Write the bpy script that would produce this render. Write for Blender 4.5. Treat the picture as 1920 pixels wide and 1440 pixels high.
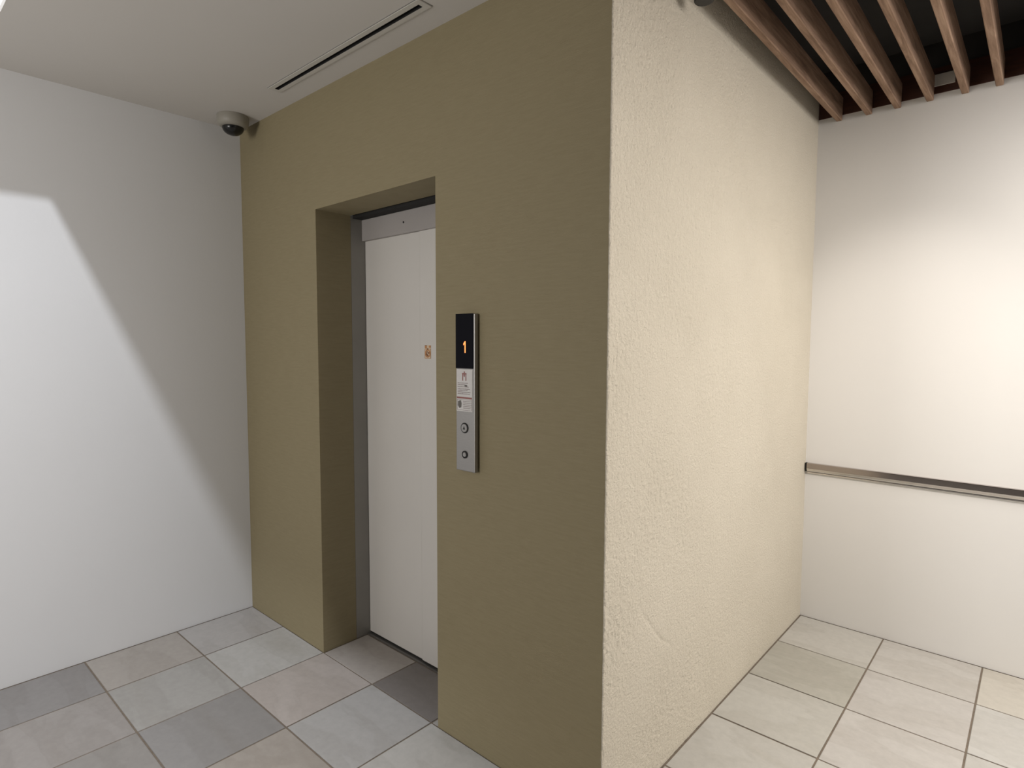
import bpy, bmesh, math, random
from mathutils import Vector, Matrix, noise
random.seed(7)
S = bpy.context.scene
for o in list(bpy.data.objects): bpy.data.objects.remove(o)
COL = S.collection

# ------------------------------------------------------------------ camera
L, D, H = 2.3437, 1.988, 2.629          # brown wall length, depth of the alcove, lobby ceiling height
f_px, yaw, pitch, roll = 1117.169, 0.729246, -0.0690865, 0.0036219
cam_d = bpy.data.cameras.new('camera'); cam = bpy.data.objects.new('camera', cam_d); COL.objects.link(cam)
cam_d.sensor_width = 36; cam_d.lens = f_px / 1920 * 36; cam_d.clip_start = 0.02
fw = Vector((-math.sin(yaw)*math.cos(pitch), math.cos(yaw)*math.cos(pitch), math.sin(pitch)))
rt = Vector((math.cos(yaw), math.sin(yaw), 0)); up = rt.cross(fw)
r2 = rt*math.cos(roll) + up*math.sin(roll); u2 = -rt*math.sin(roll) + up*math.cos(roll)
M = Matrix((r2, u2, -fw)).transposed().to_4x4(); M.translation = Vector((3.2885, -1.4745, 1.5))
cam.matrix_world = M
S.camera = cam

# ------------------------------------------------------------------ world, lights, exposure
S.view_settings.view_transform = 'Standard'; S.view_settings.look = 'None'
S.view_settings.gamma = 1; S.view_settings.use_curve_mapping = False
S.view_settings.exposure = 0.0
W = bpy.data.worlds.new('world'); S.world = W; W.use_nodes = True
W.node_tree.nodes['Background'].inputs[0].default_value = (0.9, 0.95, 1, 1)
W.node_tree.nodes['Background'].inputs[1].default_value = 0.05

def light(name, kind, loc, energy, color, **k):
    d = bpy.data.lights.new(name, kind); d.energy = energy; d.color = color
    rot = k.pop('target', None)
    for a, b in k.items(): setattr(d, a, b)
    o = bpy.data.objects.new(name, d); COL.objects.link(o); o.location = loc
    if rot is not None: o.rotation_euler = (Vector(rot) - Vector(loc)).to_track_quat('-Z', 'Y').to_euler()
    return o
COOL = (0.89, 0.93, 1.0); WARM = (1.0, 0.875, 0.70)
# lamp high in the light well of the lobby ceiling: throws the slanting edge on the left wall
light('light_well_lamp', 'SPOT', (2.19, -1.712, 4.129), 315, COOL, shadow_soft_size=0.05, spot_size=math.radians(68), spot_blend=1.0, target=(-.1, -.45, 0))
# added unseen fill over the corridor to the right, level with the slats
light('corridor_fill', 'AREA', (4.35, 0.62, 2.6), 78, (1.0, 0.945, 0.88), shape='RECTANGLE', size=1.7, size_y=1.0, target=(4.2, 0.62, 0))
# added unseen fill at the far end, evens out the stucco wall
light('corridor_end_fill', 'AREA', (5.5, 0.98, 2.1), 40, (1.0, 0.95, 0.92), shape='RECTANGLE', size=1.8, size_y=1.1, target=(0, 0.98, 2.2))
# wall washer on the white panel wall
light('wall_washer', 'SPOT', (2.80, 0.28, 2.57), 46, (1.0, 0.92, 0.84), spot_size=math.radians(46), spot_blend=1.0, shadow_soft_size=0.06, target=(2.74, D, 1.36))
# added unseen fill behind the camera, lifts the lobby walls and ceiling
light('lobby_front_fill', 'AREA', (1.3, -3.5, 1.6), 44, (1.0, 0.97, 0.93), shape='RECTANGLE', size=0.8, size_y=1.1, target=(.9, 0, 1.6))

# ------------------------------------------------------------------ materials
def mat(name):
    m = bpy.data.materials.new(name); m.use_nodes = True
    nt = m.node_tree; b = nt.nodes['Principled BSDF']
    return m, nt, b
def N(nt, t, **k):
    n = nt.nodes.new(t)
    for a, v in k.items():
        if a in n.inputs: n.inputs[a].default_value = v
        else: setattr(n, a, v)
    return n
def coords(nt, scale=(1, 1, 1), rot=(0, 0, 0), kind='Object'):
    tc = N(nt, 'ShaderNodeTexCoord'); mp = N(nt, 'ShaderNodeMapping')
    mp.inputs['Scale'].default_value = scale; mp.inputs['Rotation'].default_value = rot
    nt.links.new(tc.outputs[kind], mp.inputs['Vector']); return mp.outputs['Vector']
def noise_n(nt, vec, scale, detail=4, rough=.55, dist=0):
    n = N(nt, 'ShaderNodeTexNoise'); n.inputs['Scale'].default_value = scale; n.inputs['Detail'].default_value = detail
    n.inputs['Roughness'].default_value = rough; n.inputs['Distortion'].default_value = dist
    nt.links.new(vec, n.inputs['Vector']); return n.outputs['Fac']
def ramp(nt, fac, stops):
    r = N(nt, 'ShaderNodeValToRGB'); e = r.color_ramp.elements
    while len(e) < len(stops): e.new(0.5)
    for el, (p, c) in zip(e, stops):
        el.position = p; el.color = (c if len(c) == 4 else (*c, 1))
    nt.links.new(fac, r.inputs[0]); return r.outputs[0]
def bump(nt, b, h, strength, dist):
    n = N(nt, 'ShaderNodeBump'); n.inputs['Strength'].default_value = strength; n.inputs['Distance'].default_value = dist
    nt.links.new(h, n.inputs['Height'])
    prev = b.inputs['Normal'].links[0].from_socket if b.inputs['Normal'].links else None
    if prev: nt.links.new(prev, n.inputs['Normal'])
    nt.links.new(n.outputs[0], b.inputs['Normal'])
def mul(c, k): return tuple(x*k for x in c[:3])
def simple(name, col, rough=.5, metal=0, nscale=0, namp=.08, bstr=0, bscale=200, nvec=(1, 1, 1)):
    m, nt, b = mat(name); b.inputs['Roughness'].default_value = rough; b.inputs['Metallic'].default_value = metal
    v = coords(nt, nvec)
    if nscale:
        c = ramp(nt, noise_n(nt, v, nscale), [(.3, mul(col, 1-namp)), (.7, mul(col, 1+namp))]); nt.links.new(c, b.inputs['Base Color'])
    else: b.inputs['Base Color'].default_value = (*col, 1)
    if bstr: bump(nt, b, noise_n(nt, v, bscale, 3), bstr, .002)
    return m
M_left = simple('white_matt_plaster', (.65, .65, .655), .8, nscale=1.2, namp=.015, bstr=.15, bscale=90)
M_ceil = simple('white_ceiling_paint', (.60, .575, .545), .9, nscale=1.0, namp=.015, bstr=.1, bscale=120)
M_panel = simple('white_satin_panel', (.76, .75, .73), .38, nscale=.9, namp=.012)
M_side = simple('plain_wall_paint', (.07, .062, .055), .85, nscale=1, namp=.02)
# brown woven wallcovering
M_brown, nt, b = mat('olive_brown_wallcovering'); b.inputs['Roughness'].default_value = .75
v = coords(nt); vs = coords(nt, (1, 1, 9))
base = noise_n(nt, vs, 14, 5, .6)
c = ramp(nt, base, [(.3, (.245, .203, .115)), (.7, (.272, .228, .133))]); nt.links.new(c, b.inputs['Base Color'])
bump(nt, b, noise_n(nt, vs, 55, 3, .6), .35, .0016); bump(nt, b, noise_n(nt, v, 260, 2), .3, .001)
# stucco
M_stucco, nt, b = mat('cream_trowelled_stucco'); b.inputs['Roughness'].default_value = .88
v = coords(nt)
c = ramp(nt, noise_n(nt, v, 2.3, 5, .6), [(.3, (.60, .548, .447)), (.7, (.645, .592, .488))]); nt.links.new(c, b.inputs['Base Color'])
bump(nt, b, noise_n(nt, v, 120, 5, .65, .5), .85, .008); bump(nt, b, noise_n(nt, v, 45, 3, .6, .3), .25, .005)
# floor tiles: colour of each from Object Info, stone veins across
M_tile, nt, b = mat('quartzite_look_tile'); b.inputs['Roughness'].default_value = .5
oi = N(nt, 'ShaderNodeObjectInfo')
tc = N(nt, 'ShaderNodeTexCoord')
add = N(nt, 'ShaderNodeVectorMath', operation='ADD'); sc = N(nt, 'ShaderNodeVectorMath', operation='SCALE'); sc.inputs['Scale'].default_value = 37
cmb = N(nt, 'ShaderNodeCombineXYZ'); nt.links.new(oi.outputs['Random'], cmb.inputs[0]); nt.links.new(oi.outputs['Random'], cmb.inputs[1])
nt.links.new(cmb.outputs[0], sc.inputs[0]); nt.links.new(tc.outputs['Object'], add.inputs[0]); nt.links.new(sc.outputs[0], add.inputs[1])
mp = N(nt, 'ShaderNodeMapping'); mp.inputs['Rotation'].default_value = (0, 0, .45); mp.inputs['Scale'].default_value = (1, 3.2, 1)
nt.links.new(add.outputs[0], mp.inputs['Vector'])
n1 = noise_n(nt, mp.outputs[0], 1.7, 5, .5, .5); n2 = noise_n(nt, add.outputs[0], 30, 5, .65)
cA = ramp(nt, n1, [(.25, (.92, .90, .87)), (.42, (.99, .98, .97)), (.48, (.955, .945, .93)), (.515, (1.03, 1.025, 1.02)), (.75, (1.06, 1.055, 1.045))])
cB = ramp(nt, n2, [(.3, (.93, .93, .93)), (.7, (1.05, 1.05, 1.05))])
m1 = N(nt, 'ShaderNodeMix', data_type='RGBA', blend_type='MULTIPLY'); m1.inputs[0].default_value = 1
m2 = N(nt, 'ShaderNodeMix', data_type='RGBA', blend_type='MULTIPLY'); m2.inputs[0].default_value = 1
nt.links.new(cA, m1.inputs[6]); nt.links.new(cB, m1.inputs[7]); nt.links.new(m1.outputs[2], m2.inputs[6]); nt.links.new(oi.outputs['Color'], m2.inputs[7])
nt.links.new(m2.outputs[2], b.inputs['Base Color'])
bump(nt, b, n1, .25, .004); bump(nt, b, n2, .3, .0012)
M_grout = simple('brown_grey_grout', (.18, .145, .112), .95, nscale=60, namp=.15, bstr=.3, bscale=400)
# timber
M_wood, nt, b = mat('brown_stained_timber'); b.inputs['Roughness'].default_value = .85; b.inputs['Specular IOR Level'].default_value = .2
oi = N(nt, 'ShaderNodeObjectInfo'); tc = N(nt, 'ShaderNodeTexCoord')
add = N(nt, 'ShaderNodeVectorMath', operation='ADD'); cmb = N(nt, 'ShaderNodeCombineXYZ'); ml = N(nt, 'ShaderNodeMath', operation='MULTIPLY'); ml.inputs[1].default_value = 23
nt.links.new(oi.outputs['Random'], ml.inputs[0]); nt.links.new(ml.outputs[0], cmb.inputs[0]); nt.links.new(ml.outputs[0], cmb.inputs[2])
nt.links.new(tc.outputs['Object'], add.inputs[0]); nt.links.new(cmb.outputs[0], add.inputs[1])
mp = N(nt, 'ShaderNodeMapping'); mp.inputs['Scale'].default_value = (22, 1.6, 22); nt.links.new(add.outputs[0], mp.inputs['Vector'])
g = noise_n(nt, mp.outputs[0], 2.2, 6, .65, .5)
c = ramp(nt, g, [(.25, (.13, .080, .053)), (.5, (.265, .172, .118)), (.78, (.43, .30, .215))]); nt.links.new(c, b.inputs['Base Color'])
bump(nt, b, g, .3, .002)
M_beam = simple('dark_red_brown_beam', (.055, .018, .010), .6, nscale=12, namp=.25, nvec=(1, 8, 8))
M_plenum = simple('dark_plenum_paint', (.035, .034, .033), .9, nscale=2, namp=.3)
M_plate = simple('pale_cover_plate', (.62, .60, .56), .6, nscale=20, namp=.02)
M_steel = simple('brushed_steel', (.33, .32, .31), .5, 1, nscale=60, namp=.04, nvec=(1, 1, 12))
M_polish = simple('rail_steel_painted_dark', (.39, .345, .32), .14, 1, nscale=30, namp=.03, nvec=(1, 20, 20))  # rail face darkened: reflection of the dim room put into its colour
M_polish2 = simple('rail_steel_painted_bright', (.66, .63, .60), .2, 1, nscale=30, namp=.03)  # same rail steel made lighter: reflected floor and lamp glint painted in
M_door = simple('pale_grey_lift_door', (.60, .575, .54), .5, nscale=2, namp=.02)
M_trans = simple('grey_transom_paint', (.35, .325, .31), .6, nscale=3, namp=.05)
M_jamb = simple('grey_steel_jamb', (.30, .29, .27), .5, .4, nscale=5, namp=.05)
M_dark = simple('near_black_gap', (.012, .011, .010), .8, nscale=20, namp=.1)
M_black = simple('black_plastic', (.008, .008, .010), .25, nscale=20, namp=.1)
M_display = simple('black_display_glass', (.004, .004, .007), .5, nscale=5, namp=.1)
M_display.node_tree.nodes['Principled BSDF'].inputs['Specular IOR Level'].default_value = .06
M_lampblk = simple('black_lamp_metal', (.012, .012, .012), .5, nscale=20, namp=.1)
M_greige = simple('greige_camera_shell', (.30, .28, .24), .5, nscale=10, namp=.04)
M_dome = simple('smoked_dome', (.006, .006, .006), .25, nscale=10, namp=.1)
M_vent = simple('vent_frame_paint', (.56, .54, .50), .7, nscale=10, namp=.03)
M_paper = simple('notice_paper', (.62, .60, .585), .6, nscale=60, namp=.03)
M_red = simple('notice_dull_red', (.27, .10, .09), .6, nscale=80, namp=.1)
M_ink = simple('notice_grey_ink', (.27, .22, .21), .7, nscale=90, namp=.1)
M_ink2 = simple('notice_dark_ink', (.12, .11, .10), .7, nscale=90, namp=.1)
M_orange = simple('sticker_orange', (.46, .22, .085), .6, nscale=80, namp=.1)
M_cream = simple('sticker_cream', (.62, .50, .36), .6, nscale=80, namp=.05)
M_brownink = simple('sticker_brown', (.20, .075, .03), .6, nscale=80, namp=.1)
M_digit, nt, b = mat('orange_lit_digit'); b.inputs['Base Color'].default_value = (1, .25, .06, 1)
b.inputs['Emission Color'].default_value = (1, .27, .07, 1); b.inputs['Emission Strength'].default_value = 1.6
M_lens, nt, b = mat('lit_lamp_lens'); b.inputs['Emission Color'].default_value = (1, .93, .82, 1); b.inputs['Emission Strength'].default_value = 12

# ------------------------------------------------------------------ helpers
def obj(name, bm, m, parent=None, smooth=False, loc=None):
    me = bpy.data.meshes.new(name)
    bmesh.ops.recalc_face_normals(bm, faces=bm.faces)
    bm.to_mesh(me); bm.free()
    if smooth:
        for p in me.polygons: p.use_smooth = True
    for mm in (m if isinstance(m, (list, tuple)) else [m]): me.materials.append(mm)
    o = bpy.data.objects.new(name, me); COL.objects.link(o)
    if parent: o.parent = parent
    if loc: o.location = loc
    return o
def struct(name, bm, m, **k):
    o = obj(name, bm, m, **k); o['kind'] = 'structure'; return o
def box(bm, x0, x1, y0, y1, z0, z1, bevel=0, seg=1):
    ret = bmesh.ops.create_cube(bm, size=1)
    vs = ret['verts']
    for v in vs: v.co = Vector(((x0+x1)/2 + v.co.x*(x1-x0), (y0+y1)/2 + v.co.y*(y1-y0), (z0+z1)/2 + v.co.z*(z1-z0)))
    if bevel:
        es = {e for v in vs for e in v.link_edges}
        bmesh.ops.bevel(bm, geom=list(es), offset=bevel, segments=seg, affect='EDGES', profile=.6)
    return bm
def BX(*a, **k): return box(bmesh.new(), *a, **k)
def lathe(bm, prof, c, axis='z', n=32):
    """prof = [(r, h)...]; closed with end caps"""
    rings = []
    for r, h in prof:
        ring = []
        for i in range(n):
            a = 2*math.pi*i/n; p = (r*math.cos(a), r*math.sin(a), h)
            if axis == 'y': p = (p[0], -p[2], p[1])      # h grows towards -y
            ring.append(bm.verts.new(Vector(p) + Vector(c)))
        rings.append(ring)
    for A, B in zip(rings, rings[1:]):
        for i in range(n): bm.faces.new((A[i], A[(i+1) % n], B[(i+1) % n], B[i]))
    bm.faces.new(rings[0]); bm.faces.new(rings[-1][::-1])
    return bm
def prism(bm, pts, y0, y1):
    """polygon in the xz plane pushed from y0 to y1"""
    a = [bm.verts.new((x, y0, z)) for x, z in pts]; b_ = [bm.verts.new((x, y1, z)) for x, z in pts]
    bm.faces.new(a); bm.faces.new(b_[::-1])
    for i in range(len(pts)): bm.faces.new((a[i], b_[i], b_[(i+1) % len(pts)], a[(i+1) % len(pts)]))
    return bm
def slab_holes(us, vs, holes, put):
    """cells of a grid, those inside a hole left out; put(u0,u1,v0,v1) adds one"""
    for u0, u1 in zip(us, us[1:]):
        for v0, v1 in zip(vs, vs[1:]):
            uc, vc = (u0+u1)/2, (v0+v1)/2
            if not any(a < uc < b_ and c_ < vc < d for a, b_, c_, d in holes): put(u0, u1, v0, v1)
def thing(name, label, cat, loc=(0, 0, 0), group=None):
    o = bpy.data.objects.new(name, None); COL.objects.link(o); o.location = loc; o.empty_display_size = .1
    o['label'] = label; o['category'] = cat
    if group: o['group'] = group
    return o

# ------------------------------------------------------------------ setting
XR, YF = 5.6, -3.6                       # far right and front limits of the room
HT = 2.9
floor = struct('floor', BX(-.1, XR+.1, YF-.1, D+.1, -.06, -.0022), M_grout)

# floor tiles, one object each
xs = [-.042 + .398*k for k in range(0, 16)]; xs[0] = .004
ys = [YF] + [-.398*k for k in range(8, 0, -1)] + [0.0, .402, .804, 1.206, 1.606, D-.003]
named = {  # (column, row) -> colour; row 0 is y -.398..0
    (0, 0): (.30, .285, .275), (0, -1): (.36, .325, .29), (0, -2): (.255, .24, .235),
    (1, 0): (.36, .355, .34), (1, -1): (.35, .34, .32), (1, -2): (.37, .34, .32),
    (2, 0): (.33, .29, .265), (2, -1): (.23, .22, .215), (2, -2): (.30, .28, .26),
    (3, 0): (.30, .295, .29), (3, -1): (.34, .30, .26), (4, 0): (.36, .355, .34),
    (2, 1): (.34, .305, .275), (3, 1): (.18, .165, .158),
    (6, 4): (.30, .27, .22), (6, 3): (.385, .355, .315), (6, 2): (.39, .36, .325), (6, 1): (.34, .305, .27), (6, 5): (.385, .35, .31),
    (7, 5): (.40, .36, .325), (7, 4): (.39, .35, .32), (7, 3): (.40, .36, .33), (7, 2): (.40, .37, .33), (7, 1): (.35, .31, .28),
    (8, 5): (.42, .37, .31), (8, 4): (.42, .39, .36), (8, 3): (.40, .37, .34), (8, 2): (.38, .34, .31)}
g = .0033
tile_cache = {}
def tile(x0, x1, y0, y1, colr, dz):
    w, h = round(x1-x0, 4), round(y1-y0, 4)
    if (w, h) not in tile_cache:
        bm = BX(-w/2, w/2, -h/2, h/2, -.0022, 0, bevel=.0018)
        o = obj('floor_tile', bm, M_tile); tile_cache[(w, h)] = o.data
    else:
        o = bpy.data.objects.new('floor_tile', tile_cache[(w, h)]); COL.objects.link(o)
    o.parent = floor; o.location = ((x0+x1)/2, (y0+y1)/2, dz); o.color = (*colr, 1)
rowidx = {}
for j, (y0, y1) in enumerate(zip(ys, ys[1:])):
    row = j - 8                                        # the row just in front of the brown wall is 0
    for i, (x0, x1) in enumerate(zip(xs, xs[1:])):
        if x1 > XR: x1 = XR - .003
        if x0 > XR - .05: continue
        a0, a1, b0, b1 = x0, x1, y0, y1
        if row >= 1:
            if x0 > 2.2: a0 = max(x0, L+.004)
            elif row == 1 and i in (2, 3):             # lift recess
                a0, a1, b1 = max(x0, .757), min(x1, 1.588), .249
            elif row == 1 and i == 4: a0, a1, b1 = x0, 1.588, .249
            else: continue
        c0 = named.get((i, row))
        if c0 is None:
            t = random.uniform(.29, .38); c0 = (t, t*random.uniform(.91, .96), t*random.uniform(.82, .92))
        if a1-a0 < .02: continue
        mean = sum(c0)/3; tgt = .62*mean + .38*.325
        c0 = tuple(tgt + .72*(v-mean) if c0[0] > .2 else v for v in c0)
        c0 = tuple(v*{0: 1.2, -1: .96, 1: 1.05}.get(row, .84) for v in c0) if x0 < 2.3 else c0  # lobby rows lightened at the wall, darkened forward: floor light painted in
        if x0 > 2.3: c0 = (c0[0]*1.27, c0[1]*1.33, c0[2]*1.35)  # corridor tiles lightened: the brighter lighting there put into their colour
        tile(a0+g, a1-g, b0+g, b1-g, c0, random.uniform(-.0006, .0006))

struct('wall_left', BX(-.12, 0, YF, .3, 0, H+.1), M_left)
# brown wall with the lift recess
A_, B_, HN = .755, 1.590, 2.109
bm = bmesh.new()
slab_holes([0, A_, B_, L-.0035], [0, HN, 2.75], [(A_, B_, 0, HN)], lambda u0, u1, v0, v1: box(bm, u0, u1, 0, .185, v0, v1))
bmesh.ops.remove_doubles(bm, verts=bm.verts, dist=1e-5)
struct('wall_back', bm, M_brown)

# stucco wall: displaced grid with rounded rough corner at y = 0
def crack(y, z):
    """signed relief of the scratch and seam lines in the plaster"""
    d = 0
    for pts, w, dep in CR:
        for (ya, za), (yb, zb) in zip(pts, pts[1:]):
            ux, uz = yb-ya, zb-za; l2 = ux*ux+uz*uz
            t = max(0, min(1, ((y-ya)*ux+(z-za)*uz)/l2)); q = math.hypot(y-ya-t*ux, z-za-t*uz)
            if q < w*2.5: d -= dep*math.exp(-(q/w)**2)
    return d
CR = [([(.232, .607), (.268, .574), (.334, .504), (.365, .473), (.43, .434)], .006, .0022),
      ([(.55, 1.905), (.82, 1.892), (1.10, 1.899), (1.33, 1.904)], .004, .0012),
      ([(.953, 1.92), (.95, 1.5), (.954, .935)], .004, .0006),
      ([(.30, 2.29), (.62, 2.24)], .004, .001), ([(.35, 1.62), (.70, 1.60)], .004, .0008)]
ZT = HT
ny, nz = 380, 500
bm = bmesh.new(); grid = []
for j in range(nz+1):
    z = ZT*j/nz; rowv = []
    zz = z
    edge = .0035*noise.noise(Vector((3.1, zz*26, 0))) + .0025*noise.noise(Vector((9.1, zz*90, 0)))
    if abs(z-.242) < .03: edge += -.006*(1-abs(z-.242)/.03)
    for i in range(ny+1):
        t = i/ny; y = D*(t**1.15)
        rough = 1.0 - .72*min(1, max(0, (y-.35)/1.1))
        a = .7*noise.noise(Vector((y*62, z*78, 1))) + .8*noise.noise(Vector((y*125, z*140, 5)))
        m_ = .55 + .9*noise.noise(Vector((y*2.6, z*2.6, 2)))
        x = L + .0042*rough*a*max(.12, m_) + .0015*noise.noise(Vector((y*3, z*3, 8))) + crack(y, z)
        if i == 0: x = L-.0050; y = .0012
        elif i == 1: x = L-.0030+edge*.35; y = -.0006 + edge*.15
        elif i < 4: x += edge*.4
        rowv.append(bm.verts.new((x, y, z)))
    # return of the corner behind the brown covering
    rowv.insert(0, bm.verts.new((L-.02, .0012, z)))
    grid.append(rowv)
for r0, r1 in zip(grid, grid[1:]):
    for i in range(len(r0)-1): bm.faces.new((r0[i], r0[i+1], r1[i+1], r1[i]))
stucco = struct('wall_side', bm, M_stucco)
for p in stucco.data.polygons: p.use_smooth = True
struct('wall_core', BX(B_+.2, L-.008, .19, D+.1, 0, HT), M_side)       # solid behind the stucco

struct('wall_right', BX(L-.12, XR, D, D+.12, 0, HT), M_panel)
struct('wall_far', BX(XR, XR+.12, YF, D+.12, 0, HT), M_side)
struct('wall_front', BX(-.12, XR+.12, YF-.12, YF, 0, HT), M_side)

# lobby ceiling with light well and slot for the diffuser
WX0, WX1, WY0, WY1 = .555, 2.30, -2.3, -1.06
VX0, VX1, VY0, VY1 = .672, 1.672, -.141, -.122
bm = bmesh.new()
slab_holes([0, WX0, VX0, VX1, WX1, L], [YF, WY0, WY1, VY0, VY1, 0],
           [(WX0, WX1, WY0, WY1), (VX0, VX1, VY0, VY1)], lambda u0, u1, v0, v1: box(bm, u0, u1, v0, v1, H, H+.02))
bmesh.ops.remove_doubles(bm, verts=bm.verts, dist=1e-5)
struct('ceiling', bm, M_ceil)
M_well = simple('white_light_well_paint', (.82, .82, .82), .9, nscale=1, namp=.01)
bm = bmesh.new(); t = .03; zt = 4.35
box(bm, WX0-t, WX0, WY0-t, WY1+t, H+.02, zt); box(bm, WX1, WX1+t, WY0-t, WY1+t, H+.02, zt)
box(bm, WX0, WX1, WY0-t, WY0, H+.02, zt); box(bm, WX0, WX1, WY1, WY1+t, H+.02, zt)
box(bm, WX0-t, WX1+t, WY0-t, WY1+t, zt, zt+t)
o = struct('light_well', bm, M_well); o.name = 'trim_1'

# slatted ceiling over the corridor
SX1 = XR
sl = struct('ceiling', BX(L-.02, SX1, YF, D, HT, HT+.04), M_plenum)
pitch_s, w_s = .1275, .028
bm = BX(-w_s/2, w_s/2, 0, D-.006-(-2.4), 0, .115, bevel=.003)
first = None
k = 0
x = 2.433
while x + w_s < SX1:
    if first is None: s = obj('slat', bm, M_wood, sl); first = s
    else: s = first.copy(); COL.objects.link(s)
    s.location = (x + w_s/2, -2.4, 2.638 + random.uniform(-.001, .001)); k += 1
    s.rotation_euler = (0, random.uniform(-.01, .01), random.uniform(-.0008, .0008))
    x += pitch_s
# ledger beam on top of the white wall
struct('trim_2', BX(L+.002, XR, D-.005, D-.0002, 2.668, 2.785), M_beam)
struct('trim_3', BX(L+.002, XR, D-.003, D-.0002, 2.785, HT), M_plenum)
p = thing('cover_plate', 'small pale rectangular plate on the dark beam between two wooden ceiling slats', 'plate', (2.873, D-.005, 2.727))
obj('plate', BX(-.047, .047, -.004, 0, -.027, .027, bevel=.001), M_plate, p)

# ------------------------------------------------------------------ lift door in its recess
door = bpy.data.objects.new('door_1', None); COL.objects.link(door); door.location = ((A_+B_)/2, .2, 0); door['kind'] = 'structure'
def dpart(name, bm, m, label=None, parent=door):
    o = obj(name, bm, m)
    o.parent = parent
    off = Vector(door.location)
    o.data.transform(Matrix.Translation(-off)); o.data.update()
    if label: o['label'] = label
    return o
YD = .262
dpart('jamb', BX(A_-.03, A_, .186, .30, 0, HN), M_jamb)
dpart('jamb', BX(B_, B_+.03, .186, .30, 0, HN), M_jamb)
dpart('head_soffit', BX(A_, B_, .198, .30, HN-.012, HN+.02), M_dark)
dpart('transom', BX(A_, B_, .248, .30, 1.995, HN-.012, bevel=.002), M_trans, 'grey steel transom above the lift door')
lf = dpart('door_leaf', BX(A_+.002, 1.1755, YD+.004, YD+.03, .014, 2.0, bevel=.0015), M_door)
lf2 = dpart('door_leaf', BX(1.1795, B_-.002, YD-.001, YD+.03, .014, 2.0, bevel=.0015), M_door)
dpart('sill', BX(A_, B_, .252, .30, -.004, .004), M_steel, 'narrow metal door sill')
dpart('track_gap', BX(A_, B_, YD+.01, .30, .004, .014), M_dark)
dpart('shaft_backing', BX(A_-.03, B_+.03, .30, .32, 0, HN+.02), M_dark)
dpart('screw', lathe(bmesh.new(), [(.0045, 0), (.0045, .002), (.003, .003)], (1.085, .248, 2.045), 'y', 12), M_dark)
# orange sticker on the nearer leaf
st = dpart('sticker', BX(1.213, 1.255, YD-.002, YD-.0008, 1.428, 1.488), M_cream, 'small orange and brown square sticker on the lift door', lf2)
def rect_frame(bm, x0, x1, z0, z1, t, y0, y1):
    box(bm, x0, x1, y0, y1, z0, z0+t); box(bm, x0, x1, y0, y1, z1-t, z1); box(bm, x0, x0+t, y0, y1, z0+t, z1-t); box(bm, x1-t, x1, y0, y1, z0+t, z1-t)
def ring(bm, cx, cz, r0, r1, y0, y1, n=28, sx=1):
    P = [[bm.verts.new((cx+sx*r*math.cos(2*math.pi*i/n), y, cz+r*math.sin(2*math.pi*i/n))) for i in range(n)] for r, y in ((r0, y1), (r0, y0), (r1, y0), (r1, y1))]
    for a in range(4):
        for i in range(n): bm.faces.new((P[a][i], P[a][(i+1) % n], P[(a+1) % 4][(i+1) % n], P[(a+1) % 4][i]))
bm = bmesh.new()
box(bm, 1.214, 1.228, YD-.0026, YD-.002, 1.474, 1.487); box(bm, 1.243, 1.254, YD-.0026, YD-.002, 1.476, 1.486)
rect_frame(bm, 1.2135, 1.2545, 1.4285, 1.472, .002, YD-.0026, YD-.002)
ring(bm, 1.234, 1.451, .0125, .0185, YD-.0028, YD-.002)
dpart('sticker_ring', bm, M_orange, None, lf2)
bm = bmesh.new()
prism(bm, [(1.222, 1.444), (1.229, 1.462), (1.233, 1.462), (1.230, 1.449), (1.240, 1.441), (1.236, 1.438)], YD-.003, YD-.002)
prism(bm, [(1.236, 1.456), (1.243, 1.460), (1.246, 1.452), (1.239, 1.447)], YD-.003, YD-.002)
box(bm, 1.214, 1.230, YD-.0029, YD-.0026, 1.484, 1.487); box(bm, 1.229, 1.238, YD-.0029, YD-.002, 1.468, 1.474)
dpart('sticker_mark', bm, M_brownink, None, lf2)

# ------------------------------------------------------------------ lift call panel
PX, PZ = 1.770, 1.320
pan = thing('lift_call_panel', 'slim steel lift call panel with black display and two round buttons on brown wall', 'control panel', (PX, 0, 1.043))
def pp(name, bm, m, parent=pan, label=None, smooth=False):
    o = obj(name, bm, m, smooth=smooth); o.parent = parent
    o.data.transform(Matrix.Translation(-Vector(pan.location)))
    if label: o['label'] = label
    return o
F = -.022
pp('body', BX(PX-.047, PX+.047, F, -.005, 1.043, 1.600, bevel=.0025, seg=2), M_steel)
pp('wall_box', BX(PX-.038, PX+.038, -.005, 0, 1.05, 1.592), M_dark)
dsp = pp('display', BX(PX-.0475, PX+.0405, F-.0025, F, 1.409, 1.601, bevel=.001), M_display, label='black glass display at the top of the panel')
bm = bmesh.new(); y0, y1 = F-.0032, F-.0025
prism(bm, [(PX-.0005, 1.464), (PX+.0045, 1.464), (PX+.0045, 1.505), (PX+.0005, 1.505), (PX-.0065, 1.497), (PX-.0065, 1.4905), (PX-.0005, 1.4955)], y0, y1)
pp('digit', bm, M_digit, dsp, 'glowing orange number 1')
nt_ = pp('notice', BX(PX-.044, PX+.036, F-.001, F, 1.257, 1.406), M_paper, label='white paper notice with red pictogram and small print')
y0, y1 = F-.0016, F-.001
bm = bmesh.new(); cx = PX-.004
box(bm, cx-.010, cx-.006, y0, y1, 1.366, 1.388); box(bm, cx+.006, cx+.010, y0, y1, 1.366, 1.388)   # lift car outline
box(bm, cx-.011, cx+.011, y0, y1, 1.388, 1.393); lathe(bm, [(.003, 0), (.003, .0005)], (cx, y1, 1.396), 'y', 12)
box(bm, cx-.003, cx+.003, y0, y1, 1.380, 1.388)
pp('pictogram', bm, M_red, nt_, 'small dull red pictogram')
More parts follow.
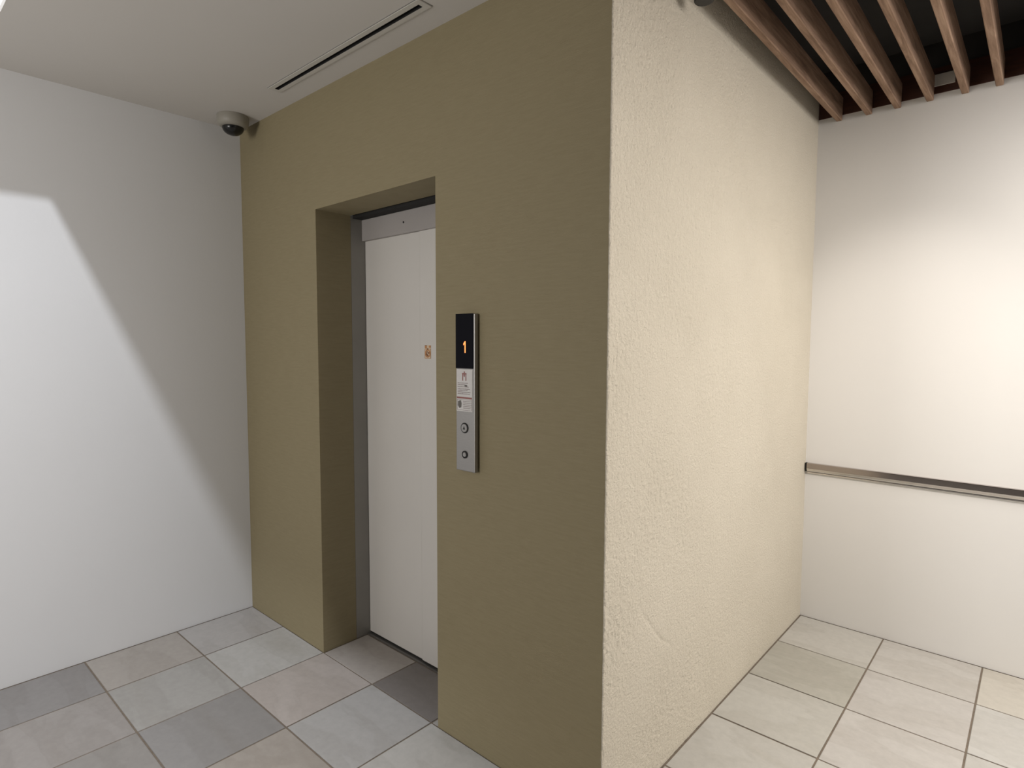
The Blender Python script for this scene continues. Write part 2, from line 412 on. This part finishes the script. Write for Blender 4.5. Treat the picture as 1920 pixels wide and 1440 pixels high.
pp('red_bar', BX(PX-.042, PX+.034, y0, y1, 1.302, 1.308), M_red, nt_, 'dull red bar across the notice')
bm = bmesh.new(); rr = random.Random(3)
for z, wmax in ((1.356, .048), (1.350, .040), (1.343, .055), (1.335, .062), (1.330, .050), (1.324, .064), (1.318, .060)):
    xx = PX-.038
    while xx < PX-.038+wmax:
        w = rr.uniform(.002, .006); box(bm, xx, xx+w, y0, y1, z, z+rr.uniform(.0018, .0028)); xx += w+.0012
for z in (1.292, 1.286, 1.280, 1.274, 1.268):
    xx = PX-.010
    while xx < PX+.028:
        w = rr.uniform(.002, .006); box(bm, xx, xx+w, y0, y1, z, z+.0018); xx += w+.0015
rect_frame(bm, PX-.041, PX+.033, 1.261, 1.299, .001, y0, y1)
pp('small_print', bm, M_ink, nt_)
bm = bmesh.new(); prism(bm, [(PX-.036, 1.292), (PX-.022, 1.296), (PX-.018, 1.284), (PX-.020, 1.270), (PX-.030, 1.268), (PX-.037, 1.277)], y0, y1)
pp('picture_print', bm, M_ink2, nt_)
pp('dark_word', BX(PX-.002, PX+.010, y0-.0001, y1, 1.346, 1.351), M_ink2, nt_)
bt = pp('call_button', lathe(bmesh.new(), [(.0150, 0), (.0150, .003), (.0138, .0042)], (PX-.003, F, 1.198), 'y', 40), M_steel, label='round steel up button')
bm = bmesh.new(); ring(bm, PX-.003, 1.198, .0150, .0185, F-.0022, F); pp('button_rim', bm, M_dark, bt)
bm = bmesh.new(); prism(bm, [(PX-.0085, 1.193), (PX+.0025, 1.193), (PX-.003, 1.2045)], F-.0048, F-.0042); pp('up_arrow', bm, M_dark, bt)
kb = pp('key_switch', lathe(bmesh.new(), [(.0085, 0), (.0085, .003), (.0075, .004)], (PX-.002, F, 1.103), 'y', 32), M_steel, label='small round switch with dark rim')
bm = bmesh.new(); ring(bm, PX-.002, 1.103, .0085, .0135, F-.003, F); pp('switch_rim', bm, M_dark, kb)

# ------------------------------------------------------------------ steel guard rail on the white wall
rl = thing('guard_rail', 'long polished steel guard rail across the white wall at hip height', 'rail', (L+.01, D, .80))
def rp(name, prof, m, x0, x1, parent=rl, label=None):
    bm = bmesh.new()
    a = [bm.verts.new((x0, y, z)) for y, z in prof]; b_ = [bm.verts.new((x1, y, z)) for y, z in prof]
    bm.faces.new(a); bm.faces.new(b_[::-1])
    for i in range(len(prof)): bm.faces.new((a[i], b_[i], b_[(i+1) % len(prof)], a[(i+1) % len(prof)]))
    o = obj(name, bm, m); o.parent = parent; o.data.transform(Matrix.Translation(-Vector(rl.location)))
    if label: o['label'] = label
    return o
# flat face, then a curved lower edge turning back to the wall
rp('rail_face', [(D, .857), (D-.022, .857), (D-.024, .855), (D-.024, .829), (D, .829)], M_polish, L+.012, XR-.01)
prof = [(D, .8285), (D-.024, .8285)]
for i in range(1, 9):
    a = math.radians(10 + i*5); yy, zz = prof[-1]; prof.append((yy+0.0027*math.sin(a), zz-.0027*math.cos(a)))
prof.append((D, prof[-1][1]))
rp('rail_edge', prof, M_polish2, L+.012, XR-.01, label='curved lower edge of the rail with reflected brightness painted in')
rp('rail_lip', [(D, .8085), (D-.008, .8085), (D-.010, .8075), (D-.010, .802), (D-.008, .800), (D, .800)], M_polish2, L+.012, XR-.01)
rp('end_block', [(D, .857), (D-.020, .857), (D-.020, .812), (D, .812)], M_dark, L+.0035, L+.012, label='dark end piece in the corner gap')  # dark block fills the gap between rail and stucco wall

# ------------------------------------------------------------------ ceiling slot diffuser
v = thing('ceiling_vent', 'long narrow slot air vent in the lobby ceiling beside the brown wall', 'vent', ((VX0+VX1)/2, -.13, H))
def vp(name, bm, m, label=None):
    o = obj(name, bm, m); o.parent = v; o.data.transform(Matrix.Translation(-Vector(v.location)))
    if label: o['label'] = label
    return o
bm = bmesh.new(); fx0, fx1, fy0, fy1 = VX0-.022, VX1+.022, VY0-.019, VY1+.019
slab_holes([fx0, VX0, VX1, fx1], [fy0, VY0, VY1, fy1], [(VX0, VX1, VY0, VY1)], lambda a, b_, c_, d: box(bm, a, b_, c_, d, H-.004, H))
bmesh.ops.remove_doubles(bm, verts=bm.verts, dist=1e-5)
vp('frame', bm, M_vent)
bm = bmesh.new(); t = .003
box(bm, fx0-t, fx1+t, fy0-t, fy0-.0003, H-.0012, H); box(bm, fx0-t, fx1+t, fy1+.0003, fy1+t, H-.0012, H)
box(bm, fx0-t, fx0-.0003, fy0, fy1, H-.0012, H); box(bm, fx1+.0003, fx1+t, fy0, fy1, H-.0012, H)
vp('edge_gasket', bm, M_jamb)
bm = bmesh.new()
box(bm, VX0-.002, VX1+.002, VY0-.002, VY1+.002, H+.021, H+.08)
box(bm, VX0, VX1, VY1-.0015, VY1-.0001, H-.0035, H+.0208); box(bm, VX0, VX1, VY0+.0001, VY0+.0015, H-.0035, H+.0208)
box(bm, VX0, VX0+.0015, VY0+.0015, VY1-.0015, H-.0035, H+.0208); box(bm, VX1-.0015, VX1, VY0+.0015, VY1-.0015, H-.0035, H+.0208)
vp('dark_duct', bm, M_dark)
vp('blade', BX(VX0, VX1, -.1325, -.1305, H+.004, H+.018), M_black)

# ------------------------------------------------------------------ dome camera
cx, cy = .19, -.118
dm = thing('security_camera', 'small dome security camera under the ceiling where white and brown walls meet', 'camera', (cx, cy, H))
def lp(name, prof, m, label=None):
    o = obj(name, lathe(bmesh.new(), prof, (0, 0, 0), 'z', 40), m, dm, smooth=True)
    if label: o['label'] = label
    for e in (): pass
    md = o.modifiers.new('edges', 'EDGE_SPLIT'); md.split_angle = math.radians(40)
    return o
lp('housing', [(.072, 0), (.074, -.004), (.074, -.030), (.070, -.046), (.058, -.055), (.052, -.056)], M_greige)
R_ = .050
lp('dome', [(R_, -.055), (R_, -.058)] + [(R_*math.cos(a*math.pi/20), -.058-R_*.72*math.sin(a*math.pi/20)) for a in range(1, 10)] + [(.004, -.058-R_*.72)], M_dome, 'smoked black dome')

# ------------------------------------------------------------------ spotlight among the slats
sp = thing('ceiling_spotlight', 'black cylinder spotlight hanging from the slatted ceiling beside the textured wall', 'lamp', (2.421, .412, 2.711))
bm = lathe(bmesh.new(), [(.029, 0), (.032, .004), (.032, .055), (.029, .06)], (0, 0, 0), 'z', 32)
o = obj('lamp_head', bm, M_lampblk, sp, smooth=True); o.modifiers.new('e', 'EDGE_SPLIT').split_angle = .6
o.location = (0, 0, -.12)
obj('stem', lathe(bmesh.new(), [(.006, 0), (.006, .21)], (0, 0, -.062), 'z', 12), M_lampblk, sp)
